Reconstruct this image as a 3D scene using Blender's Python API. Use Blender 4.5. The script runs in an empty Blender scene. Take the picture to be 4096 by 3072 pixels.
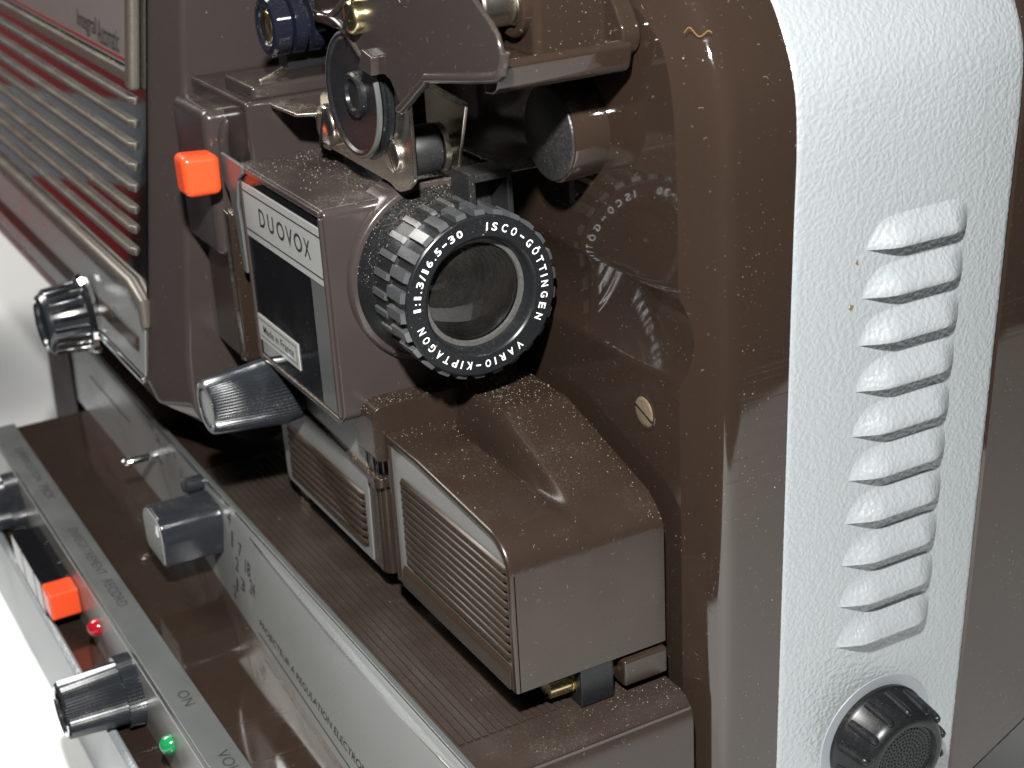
import bpy, bmesh, math, random
from mathutils import Vector, Matrix
random.seed(7)
SC = bpy.context.scene
COL = SC.collection

# ---------------------------------------------------------------- camera, world, light, exposure
# working coordinates are millimetres round the lens: X along the lens axis to the front,
# Y towards the machine wall, Z up, lens centre at Z 0; the table top is Z -200
def W(x, y, z): return Vector((x * .001, y * .001, (z + 200) * .001))
cam = bpy.data.cameras.new('camera'); camo = bpy.data.objects.new('camera', cam); COL.objects.link(camo)
right = Vector((.4883287, .87111903, -.05183355)); down = Vector((.32098187, -.2345333, -.91758638)); fwd = Vector((-.81148365, .43144614, -.39414275))
m = Matrix((right, -down, -fwd)).transposed().to_4x4(); m.translation = W(358.908, -209.2745, 146.949)
camo.matrix_world = m
cam.sensor_width = 36; cam.lens = 56.177; cam.clip_start = .01; cam.clip_end = 50
cam.dof.use_dof = True; cam.dof.focus_distance = .425; cam.dof.aperture_fstop = 22
SC.camera = camo
world = bpy.data.worlds.new('World'); SC.world = world; world.use_nodes = True
world.node_tree.nodes['Background'].inputs[0].default_value = (.93, .96, 1, 1)
world.node_tree.nodes['Background'].inputs[1].default_value = .018
fl = bpy.data.lights.new('camera_flash', 'POINT'); fl.shadow_soft_size = .011; fl.energy = 24; fl.color = (1, .985, .96)
flo = bpy.data.objects.new('camera_flash', fl); COL.objects.link(flo)
flo.location = W(292, -192, 272)
rl_ = bpy.data.lights.new('table_fill_light', 'AREA'); rl_.shape = 'SQUARE'; rl_.size = .6; rl_.energy = 16; rl_.color = (1, .97, .92)  # unseen soft fill, added to brighten the far end of the table
rlo = bpy.data.objects.new('table_fill_light', rl_); COL.objects.link(rlo); rlo.location = W(-1100, -500, 900)
rlo.rotation_euler = (W(-600, -350, -200) - rlo.location).to_track_quat('-Z', 'Y').to_euler()
vs = SC.view_settings; vs.view_transform = 'Standard'; vs.look = 'None'; vs.gamma = 1; vs.exposure = .08; vs.use_curve_mapping = False

# ---------------------------------------------------------------- materials
def newmat(name):
    m = bpy.data.materials.new(name); m.use_nodes = True
    return m, m.node_tree.nodes, m.node_tree.links, m.node_tree.nodes['Principled BSDF']
def nd(N, t, **kw):
    n = N.new(t)
    for k, v in kw.items(): setattr(n, k, v)
    return n
def mathn(N, L, op, a, b=None, c=None, clamp=False):
    n = N.new('ShaderNodeMath'); n.operation = op; n.use_clamp = clamp
    for i, v in enumerate((a, b, c)):
        if v is None: continue
        if isinstance(v, (int, float)): n.inputs[i].default_value = v
        else: L.new(v, n.inputs[i])
    return n.outputs[0]
def maprange(N, L, v, a, b, c=0, d=1, smooth=True):
    n = N.new('ShaderNodeMapRange'); n.interpolation_type = 'SMOOTHSTEP' if smooth else 'LINEAR'
    L.new(v, n.inputs[0])
    for i, x in enumerate((a, b, c, d)): n.inputs[i + 1].default_value = x
    return n.outputs[0]
def surf(name, base, rough=.1, metal=0., ior=1.5, specks=.5, settle=.3, film=.0, wave=0., var=.04, dustcol=(.34, .30, .23), bump=None, coat=0., scratch=0., spec=.5):
    """plastic / metal with dust: specks (fine grains), settle (dust lying on upward faces), film (thin even dust)."""
    m, N, L, P = newmat(name)
    P.inputs['Metallic'].default_value = metal; P.inputs['IOR'].default_value = ior
    P.inputs['Coat Weight'].default_value = coat; P.inputs['Coat Roughness'].default_value = .04
    tc = nd(N, 'ShaderNodeNewGeometry').outputs['Position']
    geo = nd(N, 'ShaderNodeNewGeometry')
    masks = []
    if specks > 0:
        for sc, thr, rad in ((420, 1 - .34 * specks, .068), (1100, 1 - .30 * specks, .11), (190, 1 - .22 * specks, .042)):
            v = nd(N, 'ShaderNodeTexVoronoi'); v.inputs['Scale'].default_value = sc; L.new(tc, v.inputs['Vector'])
            sep = nd(N, 'ShaderNodeSeparateColor'); L.new(v.outputs['Color'], sep.inputs[0])
            on = mathn(N, L, 'GREATER_THAN', sep.outputs[0], thr)
            r = mathn(N, L, 'MULTIPLY_ADD', sep.outputs[1], rad, rad * .35)
            near = mathn(N, L, 'LESS_THAN', v.outputs['Distance'], r)
            a = mathn(N, L, 'MULTIPLY', on, near)
            masks.append(mathn(N, L, 'MULTIPLY', a, mathn(N, L, 'MULTIPLY_ADD', sep.outputs[2], .6, .35)))
    nz = nd(N, 'ShaderNodeTexNoise'); nz.inputs['Scale'].default_value = 60; nz.inputs['Detail'].default_value = 5; L.new(tc, nz.inputs['Vector'])
    ng = nd(N, 'ShaderNodeTexNoise'); ng.inputs['Scale'].default_value = 1500; ng.inputs['Detail'].default_value = 2; L.new(tc, ng.inputs['Vector'])
    if settle > 0:
        sx = nd(N, 'ShaderNodeSeparateXYZ'); L.new(geo.outputs['Normal'], sx.inputs[0])
        up = maprange(N, L, sx.outputs[2], .15, .95)
        pat = maprange(N, L, nz.outputs['Fac'], .38, .72)
        gr = maprange(N, L, ng.outputs['Fac'], .46, .66, .06, 1)
        s = mathn(N, L, 'MULTIPLY', mathn(N, L, 'MULTIPLY', up, pat), mathn(N, L, 'MULTIPLY', gr, settle * .65))
        masks.append(s)
    if film > 0:
        masks.append(mathn(N, L, 'MULTIPLY', maprange(N, L, ng.outputs['Fac'], .42, .66), mathn(N, L, 'MULTIPLY', maprange(N, L, nz.outputs['Fac'], .25, .7, .3, 1), film)))
    if specks > 0:
        pm = maprange(N, L, nz.outputs['Fac'], .40, .62, .12, 1)
        masks[:3] = [mathn(N, L, 'MULTIPLY', q, pm) for q in masks[:3]]
    dust = None
    for k in masks: dust = k if dust is None else mathn(N, L, 'MAXIMUM', dust, k)
    mix = nd(N, 'ShaderNodeMix', data_type='RGBA'); mix.inputs[6].default_value = (*base, 1); mix.inputs[7].default_value = (*dustcol, 1)
    rr = maprange(N, L, nz.outputs['Fac'], .3, .7, max(rough - var, .02), rough + var)
    if scratch > 0:
        mp = nd(N, 'ShaderNodeMapping'); mp.inputs['Rotation'].default_value = (.5, .3, .9); mp.inputs['Scale'].default_value = (900, 25, 900); L.new(tc, mp.inputs['Vector'])
        sn = nd(N, 'ShaderNodeTexNoise'); sn.inputs['Scale'].default_value = 1; sn.inputs['Detail'].default_value = 1; L.new(mp.outputs[0], sn.inputs['Vector'])
        rr = mathn(N, L, 'ADD', rr, mathn(N, L, 'MULTIPLY', maprange(N, L, sn.outputs['Fac'], .55, .75), scratch))
    if dust is not None:
        L.new(dust, mix.inputs[0]); L.new(mix.outputs[2], P.inputs['Base Color'])
        L.new(mathn(N, L, 'MULTIPLY_ADD', dust, .8, rr, clamp=True), P.inputs['Roughness'])
        if metal > 0: L.new(mathn(N, L, 'MULTIPLY', mathn(N, L, 'SUBTRACT', 1, dust, clamp=True), metal), P.inputs['Metallic'])
        L.new(mathn(N, L, 'MULTIPLY_ADD', dust, -.9 * spec, spec, clamp=True), P.inputs['Specular IOR Level'])
    else:
        P.inputs['Base Color'].default_value = (*base, 1); L.new(rr, P.inputs['Roughness'])
    nrm = None
    if wave > 0:
        wn = nd(N, 'ShaderNodeTexNoise'); wn.inputs['Scale'].default_value = 28; wn.inputs['Detail'].default_value = 1; L.new(tc, wn.inputs['Vector'])
        b = nd(N, 'ShaderNodeBump'); b.inputs['Distance'].default_value = .001; b.inputs['Strength'].default_value = wave; L.new(wn.outputs['Fac'], b.inputs['Height']); nrm = b
    if bump:
        sc, dist, st = bump
        bn = nd(N, 'ShaderNodeTexNoise'); bn.inputs['Scale'].default_value = sc; bn.inputs['Detail'].default_value = 4; L.new(tc, bn.inputs['Vector'])
        b = nd(N, 'ShaderNodeBump'); b.inputs['Distance'].default_value = dist; b.inputs['Strength'].default_value = st; L.new(bn.outputs['Fac'], b.inputs['Height'])
        if nrm: L.new(nrm.outputs[0], b.inputs['Normal'])
        nrm = b
    if nrm: L.new(nrm.outputs[0], P.inputs['Normal'])
    return m

BR = (.0224, .0146, .0107)
M = {}
M['brown'] = surf('brown_plastic', BR, .055, var=.025, spec=.7, specks=.75, settle=.03, wave=.02, scratch=.10)
M['brown_dusty'] = surf('brown_plastic_dusty', BR, .27, specks=.9, settle=.07, wave=.02)
M['brown_paint'] = surf('brown_painted_metal', (.0305, .0245, .0228), .16, specks=.8, settle=.2)
M['brown_matt'] = surf('brown_satin_plastic', (.0365, .0288, .0272), .21, specks=.7, settle=.32)
M['shelf'] = surf('brown_ribbed_plastic', (.0255, .0182, .0148), .30, specks=.9, settle=.10, spec=.4)
M['ribs'] = surf('brown_rib_plastic', (.026, .0172, .012), .30, specks=.9, settle=.10, dustcol=(.34, .28, .19), spec=.3)
M['black'] = surf('black_plastic', (.008, .009, .0105), .30, specks=.6, settle=.2, film=.02, spec=.28)
M['grip'] = surf('grip_black', (.050, .053, .056), .30, specks=.6, settle=.5, spec=.9)
M['end_matt'] = surf('brown_matt_end', (.040, .031, .028), .5, specks=.5, settle=.2, spec=.08)
M['black_gloss'] = surf('black_gloss', (.006, .006, .007), .05, specks=.3, settle=.0)
M['black_rubber'] = surf('black_rubber', (.012, .012, .013), .45, specks=.7, settle=.25, film=.03, spec=.3)
M['knob'] = surf('fluted_knob_plastic', (.016, .019, .023), .20, specks=.5, settle=.15, spec=.9)
M['roller'] = surf('blue_black_roller', (.008, .009, .0155), .13, specks=.8, settle=.35)
M['steel'] = surf('nickel_steel', (.66, .61, .53), .26, metal=1, specks=.6, settle=.5, bump=(900, .0002, .06))
M['brass'] = surf('brass', (.62, .52, .28), .22, metal=1, specks=.3, settle=.2)
M['panel_chrome'] = surf('tarnished_chrome', (.25, .245, .24), .07, metal=1, specks=.5, settle=.1)
M['chrome'] = surf('chrome', (.78, .79, .80), .05, metal=1, specks=.25, settle=.15)
M['dirty_chrome'] = surf('dusty_chrome', (.105, .095, .08), .36, metal=.4, specks=.9, settle=.35, film=.12, dustcol=(.26, .235, .19))
M['satin'] = surf('satin_silver', (.30, .31, .303), .30, metal=.4, specks=.3, settle=.15, bump=(2500, .0001, .05))
M['brushed'] = surf('brushed_aluminium', (.105, .112, .110), .36, metal=.4, specks=.35, settle=.1, bump=(300, .0002, .06))
M['inlay'] = surf('grey_metal_inlay', (.215, .215, .207), .34, metal=.35, specks=.3, settle=.05)
M['plate'] = surf('name_plate_silver', (.40, .405, .39), .30, metal=.3, specks=.1, settle=.0)
M['orange'] = surf('orange_plastic', (.72, .070, .019), .26, specks=.12, settle=.05)
M['red_led'] = surf('red_lens', (.35, .008, .015), .08, specks=0, settle=0, coat=.6)
M['green_led'] = surf('green_lens', (.01, .22, .07), .08, specks=0, settle=0, coat=.6)
M['white_ink'] = surf('white_lettering', (.82, .82, .84), .5, specks=0, settle=0)
M['black_ink'] = surf('black_lettering', (.015, .015, .016), .45, specks=0, settle=0)
M['grey_rim'] = surf('grey_ring_paint', (.24, .26, .28), .4, specks=.2, settle=0)
M['felt'] = surf('black_grained_cap', (.014, .014, .015), .34, specks=.5, settle=.1, film=.05, bump=(2600, .0003, .35))
M['rust'] = surf('rusty_screw', (.25, .19, .125), .42, metal=.6, specks=.8, settle=.3, bump=(700, .0005, .6), dustcol=(.30, .20, .10))
M['lint'] = surf('lint', (.26, .24, .20), .8, specks=0, settle=0)
M['red_card'] = surf('red_card', (.22, .006, .009), .5, specks=0, settle=0)
M['white_card'] = surf('white_card', (.19, .21, .235), .5, specks=0, settle=0)
# silver hammer paint
def hammer():
    m, N, L, P = newmat('silver_hammer_paint')
    tc = nd(N, 'ShaderNodeNewGeometry').outputs['Position']
    P.inputs['Base Color'].default_value = (.318, .342, .356, 1); P.inputs['Metallic'].default_value = .25; P.inputs['Roughness'].default_value = .36
    nz = nd(N, 'ShaderNodeTexNoise'); nz.inputs['Scale'].default_value = 180; nz.inputs['Detail'].default_value = 2; L.new(tc, nz.inputs['Vector'])
    mx = nd(N, 'ShaderNodeMix', data_type='VECTOR'); mx.inputs[0].default_value = .004; L.new(tc, mx.inputs[4]); L.new(nz.outputs['Color'], mx.inputs[5])
    v = nd(N, 'ShaderNodeTexVoronoi', feature='SMOOTH_F1'); v.inputs['Scale'].default_value = 780; v.inputs['Smoothness'].default_value = .7; L.new(mx.outputs[1], v.inputs['Vector'])
    v2 = nd(N, 'ShaderNodeTexNoise'); v2.inputs['Scale'].default_value = 750; v2.inputs['Detail'].default_value = 3; L.new(tc, v2.inputs['Vector'])
    h = mathn(N, L, 'MULTIPLY_ADD', v2.outputs['Fac'], .35, v.outputs['Distance'])
    b = nd(N, 'ShaderNodeBump'); b.inputs['Distance'].default_value = .0011; b.inputs['Strength'].default_value = .25; L.new(h, b.inputs['Height']); L.new(b.outputs[0], P.inputs['Normal'])
    return m
M['hammer'] = hammer()
# lens glass: see-through, reflecting, with dust on it
def lensglass(name, tint, dustamt):
    m, N, L, P = newmat(name); out = N['Material Output']; N.remove(P)
    tr = nd(N, 'ShaderNodeBsdfTransparent'); tr.inputs[0].default_value = (*tint, 1)
    gl = nd(N, 'ShaderNodeBsdfGlossy'); gl.inputs['Roughness'].default_value = .03
    fr = nd(N, 'ShaderNodeFresnel'); fr.inputs[0].default_value = 1.5
    mx = nd(N, 'ShaderNodeMixShader'); L.new(fr.outputs[0], mx.inputs[0]); L.new(tr.outputs[0], mx.inputs[1]); L.new(gl.outputs[0], mx.inputs[2])
    df = nd(N, 'ShaderNodeBsdfDiffuse'); df.inputs[0].default_value = (.30, .28, .25, 1)
    tc = nd(N, 'ShaderNodeNewGeometry').outputs['Position']
    n1 = nd(N, 'ShaderNodeTexNoise'); n1.inputs['Scale'].default_value = 90; n1.inputs['Detail'].default_value = 6; L.new(tc, n1.inputs['Vector'])
    n2 = nd(N, 'ShaderNodeTexNoise'); n2.inputs['Scale'].default_value = 2200; L.new(tc, n2.inputs['Vector'])
    v = nd(N, 'ShaderNodeTexVoronoi'); v.inputs['Scale'].default_value = 900; L.new(tc, v.inputs['Vector'])
    sc_ = nd(N, 'ShaderNodeSeparateColor'); L.new(v.outputs['Color'], sc_.inputs[0])
    sp = mathn(N, L, 'MULTIPLY', mathn(N, L, 'LESS_THAN', v.outputs['Distance'], .11), mathn(N, L, 'GREATER_THAN', sc_.outputs[0], .8))
    f = mathn(N, L, 'MULTIPLY', maprange(N, L, n1.outputs['Fac'], .25, .75, .4, 1), mathn(N, L, 'MULTIPLY', maprange(N, L, n2.outputs['Fac'], .35, .65, .55, 1), dustamt))
    f = mathn(N, L, 'MAXIMUM', f, mathn(N, L, 'MULTIPLY', sp, dustamt * 2.2))
    m2 = nd(N, 'ShaderNodeMixShader'); L.new(f, m2.inputs[0]); L.new(mx.outputs[0], m2.inputs[1]); L.new(df.outputs[0], m2.inputs[2])
    L.new(m2.outputs[0], out.inputs[0])
    return m
M['lens_glass'] = lensglass('dusty_lens_glass', (.45, .48, .48), .055)
def tablemat():
    m, N, L, P = newmat('white_table_top')
    P.inputs['Roughness'].default_value = .55
    n = nd(N, 'ShaderNodeTexNoise'); n.inputs['Scale'].default_value = 6; n.inputs['Detail'].default_value = 4
    r = nd(N, 'ShaderNodeValToRGB'); r.color_ramp.elements[0].color = (.78, .80, .80, 1); r.color_ramp.elements[1].color = (.84, .85, .84, 1)
    L.new(n.outputs['Fac'], r.inputs[0]); L.new(r.outputs[0], P.inputs['Base Color'])
    return m
M['table'] = tablemat()

# ---------------------------------------------------------------- mesh helpers (millimetres in, metres out)
def link(o, parent=None):
    COL.objects.link(o)
    if parent is not None: o.parent = parent
    return o
def mk(name, verts, faces, mat, parent=None, bevel=0, seg=2, angle=35, subsurf=0, loc=None, smooth=True):
    me = bpy.data.meshes.new(name)
    o0 = Vector((0, 0, 0)) if loc is None else Vector(loc)
    if loc is None: vv = [W(*v) for v in verts]
    else: vv = [Vector(v) * .001 for v in verts]
    me.from_pydata(vv, [], faces)
    bm = bmesh.new(); bm.from_mesh(me); bmesh.ops.recalc_face_normals(bm, faces=bm.faces[:]); bm.to_mesh(me); bm.free()
    me.materials.append(M[mat] if isinstance(mat, str) else mat)
    if smooth:
        me.polygons.foreach_set('use_smooth', [True] * len(me.polygons))
        me.set_sharp_from_angle(angle=math.radians(angle))
    o = bpy.data.objects.new(name, me); link(o, parent)
    if loc is not None: o.location = W(*loc)
    if bevel:
        b = o.modifiers.new('bevel', 'BEVEL'); b.width = bevel * .001; b.segments = seg; b.limit_method = 'ANGLE'; b.angle_limit = math.radians(angle); b.harden_normals = False
        w = o.modifiers.new('wn', 'WEIGHTED_NORMAL'); w.keep_sharp = False
        me.set_sharp_from_angle(angle=math.radians(180))
    return o
def box(x0, x1, y0, y1, z0, z1):
    v = [(x, y, z) for x in (x0, x1) for y in (y0, y1) for z in (z0, z1)]
    return v, [(0, 1, 3, 2), (4, 6, 7, 5), (0, 4, 5, 1), (2, 3, 7, 6), (0, 2, 6, 4), (1, 5, 7, 3)]
def prism(poly, axis, a0, a1):
    """poly: 2-D points in the two other axes (order x,y,z without axis)"""
    def p3(p, a):
        return {'x': (a, p[0], p[1]), 'y': (p[0], a, p[1]), 'z': (p[0], p[1], a)}[axis]
    n = len(poly); v = [p3(p, a0) for p in poly] + [p3(p, a1) for p in poly]
    f = [tuple(range(n)), tuple(range(2 * n - 1, n - 1, -1))] + [(i, (i + 1) % n, n + (i + 1) % n, n + i) for i in range(n)]
    return v, f
def axpt(axis, c, a, r, t):
    ct, st = math.cos(t) * r, math.sin(t) * r
    if axis == 'x': return (c[0] + a, c[1] + ct, c[2] + st)
    if axis == 'y': return (c[0] + ct, c[1] + a, c[2] + st)
    return (c[0] + ct, c[1] + st, c[2] + a)
def lathe(prof, axis, c, n=64, rfun=None):
    """prof: list of (axial offset, radius); radius 0 closes the end"""
    v, f, rows = [], [], []
    for a, r in prof:
        if r <= 1e-6:
            rows.append([len(v)]); v.append(axpt(axis, c, a, 0, 0))
        else:
            row = []
            for k in range(n):
                t = 2 * math.pi * k / n
                row.append(len(v)); v.append(axpt(axis, c, a, r * (rfun(k, n) if rfun else 1), t))
            rows.append(row)
    for A, B in zip(rows, rows[1:]):
        if len(A) == 1 and len(B) == 1: continue
        for k in range(n):
            k2 = (k + 1) % n
            if len(A) == 1: f.append((A[0], B[k], B[k2]))
            elif len(B) == 1: f.append((A[k], B[0], A[k2]))
            else: f.append((A[k], B[k], B[k2], A[k2]))
    return v, f
def tube(path, r, n=12, caps=True):
    P = [Vector(p) for p in path]; v, f = [], []
    up = None
    for i, p in enumerate(P):
        d = (P[min(i + 1, len(P) - 1)] - P[max(i - 1, 0)]).normalized()
        if up is None: up = d.orthogonal().normalized()
        up = (up - d * up.dot(d)).normalized(); s = d.cross(up)
        rr = r[i] if isinstance(r, (list, tuple)) else r
        for k in range(n):
            t = 2 * math.pi * k / n; v.append(tuple(p + (up * math.cos(t) + s * math.sin(t)) * rr))
    for i in range(len(P) - 1):
        for k in range(n):
            k2 = (k + 1) % n; f.append((i * n + k, i * n + k2, (i + 1) * n + k2, (i + 1) * n + k))
    if caps:
        f.append(tuple(range(n))); f.append(tuple(range(len(P) * n - 1, (len(P) - 1) * n - 1, -1)))
    return v, f
def smoothpath(pts, sub=8, closed=False):
    P = [Vector(p) for p in pts]; out = []; n = len(P)
    for i in range(n if closed else n - 1):
        if closed: a, b, c, d = P[(i - 1) % n], P[i], P[(i + 1) % n], P[(i + 2) % n]
        else: a, b, c, d = P[max(i - 1, 0)], P[i], P[i + 1], P[min(i + 2, n - 1)]
        for k in range(sub):
            t = k / sub
            out.append(.5 * ((2 * b) + (c - a) * t + (2 * a - 5 * b + 4 * c - d) * t * t + (3 * b - a - 3 * c + d) * t ** 3))
    if not closed: out.append(P[-1])
    return out
def roundpoly(pts, r, n=5):
    out = []; N = len(pts)
    for i in range(N):
        p0, p, p1 = Vector(pts[i - 1]), Vector(pts[i]), Vector(pts[(i + 1) % N])
        rr = r[i] if isinstance(r, (list, tuple)) else r
        if rr <= 0: out.append(tuple(p)); continue
        a = (p0 - p); b = (p1 - p); la, lb = a.length, b.length; rr = min(rr, la * .48, lb * .48)
        A = p + a / la * rr; B = p + b / lb * rr
        for k in range(n + 1):
            t = k / n; out.append(tuple((1 - t) ** 2 * A + 2 * t * (1 - t) * p + t * t * B))
    return out
def join(parts):
    v, f = [], []
    for a, b in parts:
        o = len(v); v += list(a); f += [tuple(i + o for i in q) for q in b]
    return v, f
def dupe(o, parent, dx=0, dy=0, dz=0, rot=None):
    c = o.copy(); COL.objects.link(c); c.parent = parent
    c.location = o.location + Vector((dx, dy, dz)) * .001
    if rot is not None: c.rotation_euler = rot
    return c
# ---- lettering: flat glyph meshes laid on the surface
def glyphs(s, bold=.0):
    cu = bpy.data.curves.new('lettering', 'FONT'); cu.body = s; cu.size = 1; cu.resolution_u = 3; cu.offset = bold
    o = bpy.data.objects.new('lettering', cu); COL.objects.link(o)
    dg = bpy.context.evaluated_depsgraph_get(); dg.update()
    me = bpy.data.meshes.new_from_object(o.evaluated_get(dg))
    v = [tuple(x.co) for x in me.vertices]; f = [tuple(p.vertices) for p in me.polygons]
    bpy.data.objects.remove(o); bpy.data.meshes.remove(me); bpy.data.curves.remove(cu)
    return v, f
def text_geo(s, fn, w, h, bold=.0):
    """s scaled to w x h mm, centred; fn maps (u, v) to a point"""
    v, f = glyphs(s, bold)
    x0 = min(a[0] for a in v); x1 = max(a[0] for a in v); y0 = min(a[1] for a in v); y1 = max(a[1] for a in v)
    return [fn((a[0] - x0) / (x1 - x0) * w - w / 2, (a[1] - y0) / (y1 - y0) * h - h / 2) for a in v], f
def lettering(s, fn, w, h, mat, parent, bold=.0, name='lettering'):
    v, f = text_geo(s, fn, w, h, bold)
    return mk(name, v, f, mat, parent, smooth=False)
def screw(name, axis, c, r, h, mat, parent, slot_ang=.6, dome=.35, sgn=-1, slot=True):
    """slotted head standing on the surface at c, pointing sgn along axis"""
    prof = [(0, r), (sgn * h * .6, r), (sgn * h * .85, r * .93), (sgn * h, r * .72), (sgn * h * (1 + dome * .3), 0)]
    o = mk(name, *lathe(prof, axis, c, 32), mat, parent, angle=50)
    if slot:
        u = Vector((math.cos(slot_ang), math.sin(slot_ang))); w = Vector((-u[1], u[0])); hw = r * .07; L = r * .97
        def q(a, b, d):
            p = u * a + w * b
            return axpt(axis, c, d, p.length, math.atan2(p[1], p[0]))
        d0, d1 = sgn * h * .75, sgn * h * (1.02 + dome * .3)
        vs_ = [q(a, b, d) for a in (-L, L) for b in (-hw, hw) for d in (d0, d1)]
        mk('slot', vs_, [(0, 1, 3, 2), (4, 6, 7, 5), (0, 4, 5, 1), (2, 3, 7, 6), (0, 2, 6, 4), (1, 5, 7, 3)], 'black', o, smooth=False)
    return o

# ---------------------------------------------------------------- the setting
t = mk('table', *box(-2600, 398, -202, 1500, -240, -200), 'table', smooth=False)
t['kind'] = 'structure'

# ---------------------------------------------------------------- the projector
ROOT = bpy.data.objects.new('film_projector', None); COL.objects.link(ROOT); ROOT.empty_display_size = .05
ROOT['label'] = 'dusty brown and silver sound film projector with black zoom lens'; ROOT['category'] = 'film projector'

# ---- main shell: wall behind the lens, chamfered edge, front edge band
PAIR = [((54.6, -196), (66.2, -196)), ((54.5, -150), (66.2, -150)), ((54.5, -90), (66.2, -90)), ((54.5, -40), (66.2, -40)), ((54.5, 0), (66.2, 0)), ((54.5, 28), (66.3, 28)), ((54.2, 44), (66.4, 46)),
        ((53, 58), (64.9, 59.8)), ((49.4, 69.5), (60.2, 71.2)), ((43.4, 75), (52.8, 81.8)), ((36, 80), (43.8, 91.6)), ((20, 89), (26, 105)), ((0, 96), (3, 114)), ((-40, 102), (-40, 122)), ((-125, 104), (-125, 124))]
zs = []
cre = smoothpath([(p[0][0], p[0][1], 0) for p in PAIR], 10); outc = smoothpath([(p[1][0], p[1][1], 0) for p in PAIR], 10)
ZC, ZH = -1.7, 11.8
def chan(z):
    u = (z - ZC) / ZH
    return 1.9 * (1 - u * u) if abs(u) < 1 else 0.
# insert channel samples
C2, O2 = [], []
extra = [ZC + ZH * k / 10 for k in range(-10, 11)]
ins = False
for a, b in zip(cre, outc):
    if -14.5 < a.y < 11 and abs(a.x - 54.5) < .3:
        if not ins:
            for z in extra: C2.append(Vector((54.5, z, 0))); O2.append(Vector((66.2, z, 0)))
            ins = True
        continue
    C2.append(a); O2.append(b)
v, f = [], []
rows = []
for a, b in zip(C2, O2):
    d = chan(a.y)
    row = []
    def add(p): row.append(len(v)); v.append(p)
    add((min(-126., a.x - 1), d * 0, a.y)); add((min(-40., a.x - .5), d, a.y)); add((a.x + 2 * d, d, a.y))
    for k, (tt, yy) in enumerate(((.25, 1.45), (.50, 2.9), (.80, 4.65), (.89, 5.5), (.955, 6.7), (.988, 8.3), (1.0, 10.5))):
        x = a.x + (b.x - a.x) * tt; z = a.y + (b.y - a.y) * tt; y = yy
        if x < a.x + 2 * d + .2 and d > 0: x = a.x + 2 * d + .06 * (k + 1); y = d + .03 * (k + 1)
        add((x, y, z))
    add((b.x, 25.3 + .0165 * (max(b.y, -200)), b.y))
    rows.append(row)
for A, B in zip(rows, rows[1:]):
    for i in range(len(A) - 1): f.append((A[i], A[i + 1], B[i + 1], B[i]))
shell = mk('body_shell', v, f, 'brown', ROOT, angle=24)
# ---- silver hammer-paint cover band
v, f, rows = [], [], []
for b in outc:
    yl = 25.6 + .0165 * b.y; yr = 98.0 + .047 * min(b.y, 60); row = []
    c = min(1, max(0, (b.y - 60) / 60))
    for tt, dx in ((0, -3), (0, -.9), (.012, -.25), (.03, 0), (.3, .25), (.6, .3), (.97, 0), (.99, -.3), (1, -1), (1, -5)):
        x = b.x - .4 + dx * (1 - c); z = b.y + (dx if dx < 0 else 0) * c
        row.append(len(v)); v.append((x, yl + (yr - yl) * tt, z))
    rows.append(row)
for A, B in zip(rows, rows[1:]):
    for i in range(len(A) - 1): f.append((A[i], A[i + 1], B[i + 1], B[i]))
cover = mk('silver_cover', v, f, 'hammer', ROOT, angle=60)
# louvres pressed into it
NU, NV = 34, 18
def louvre_mesh():
    v, f = [], []
    for i in range(NU + 1):
        u = i / NU
        for j in range(NV + 1):
            w = j / NV
            y = u * 35.5; z = -w * 9.6
            ss = lambda q: (lambda c: c * c * (3 - 2 * c))(min(1, max(0, q)))
            e = ss((u - .10 * (1 - w)) / .32) ** .7 * ss((1 - u) / .24) ** .6
            h = 4.6 * ss(w / .94) * e - .5 * max(0, (w - .9) / .1) ** 2 * e
            v.append((h - .15, y, z))
    for i in range(NU):
        for j in range(NV):
            a = i * (NV + 1) + j; f.append((a, a + NV + 1, a + NV + 2, a + 1))
    # folded-under lower lip
    for i in range(NU + 1):
        x, y, z = v[i * (NV + 1) + NV]
        v.append((max(x - .9, -.4), y, z + .5)); v.append((-.4, y, z + 1.6))
    base = (NU + 1) * (NV + 1)
    for i in range(NU):
        a = i * (NV + 1) + NV; b = (i + 1) * (NV + 1) + NV
        f.append((a, b, base + 2 * (i + 1), base + 2 * i)); f.append((base + 2 * i, base + 2 * i + 2, base + 2 * i + 3, base + 2 * i + 1))
    return v, f
lv0 = mk('louvre', *louvre_mesh(), 'hammer', cover, angle=50, loc=(65.9, 47.9, 24.6))
for i in range(1, 10): dupe(lv0, cover, 0, -.63 * i, -12.77 * i)
# paint chips
for y, z in ((46.6, 12.4), (44.9, .6)):
    mk('paint_chip', *lathe([(0, .95), (.12, .8), (.12, 0)], 'x', (65.95, y, z), 10, lambda k, n: 1 + .25 * math.sin(k * 2.7)), 'rust', cover)
# far brown shell
poly = [(100.9 + .047 * z, z) for z in (-196, -150, -60, 0, 30, 60, 90)]
v, f, rows = [], [], []
for b in outc:
    yl = 98.3 + .047 * min(b.y, 60); row = []
    for dy, dx in ((0, -6), (0, -.6), (.8, -.1), (4, 0), (60, 0), (60, -40)):
        row.append(len(v)); v.append((b.x - .9 + dx, yl + dy, max(b.y, -168 + max(0, dy - 6) * .52)))
    rows.append(row)
for A, B in zip(rows, rows[1:]):
    for i in range(len(A) - 1): f.append((A[i], A[i + 1], B[i + 1], B[i]))
mk('far_shell', v, f, 'brown', ROOT, angle=30)
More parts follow.
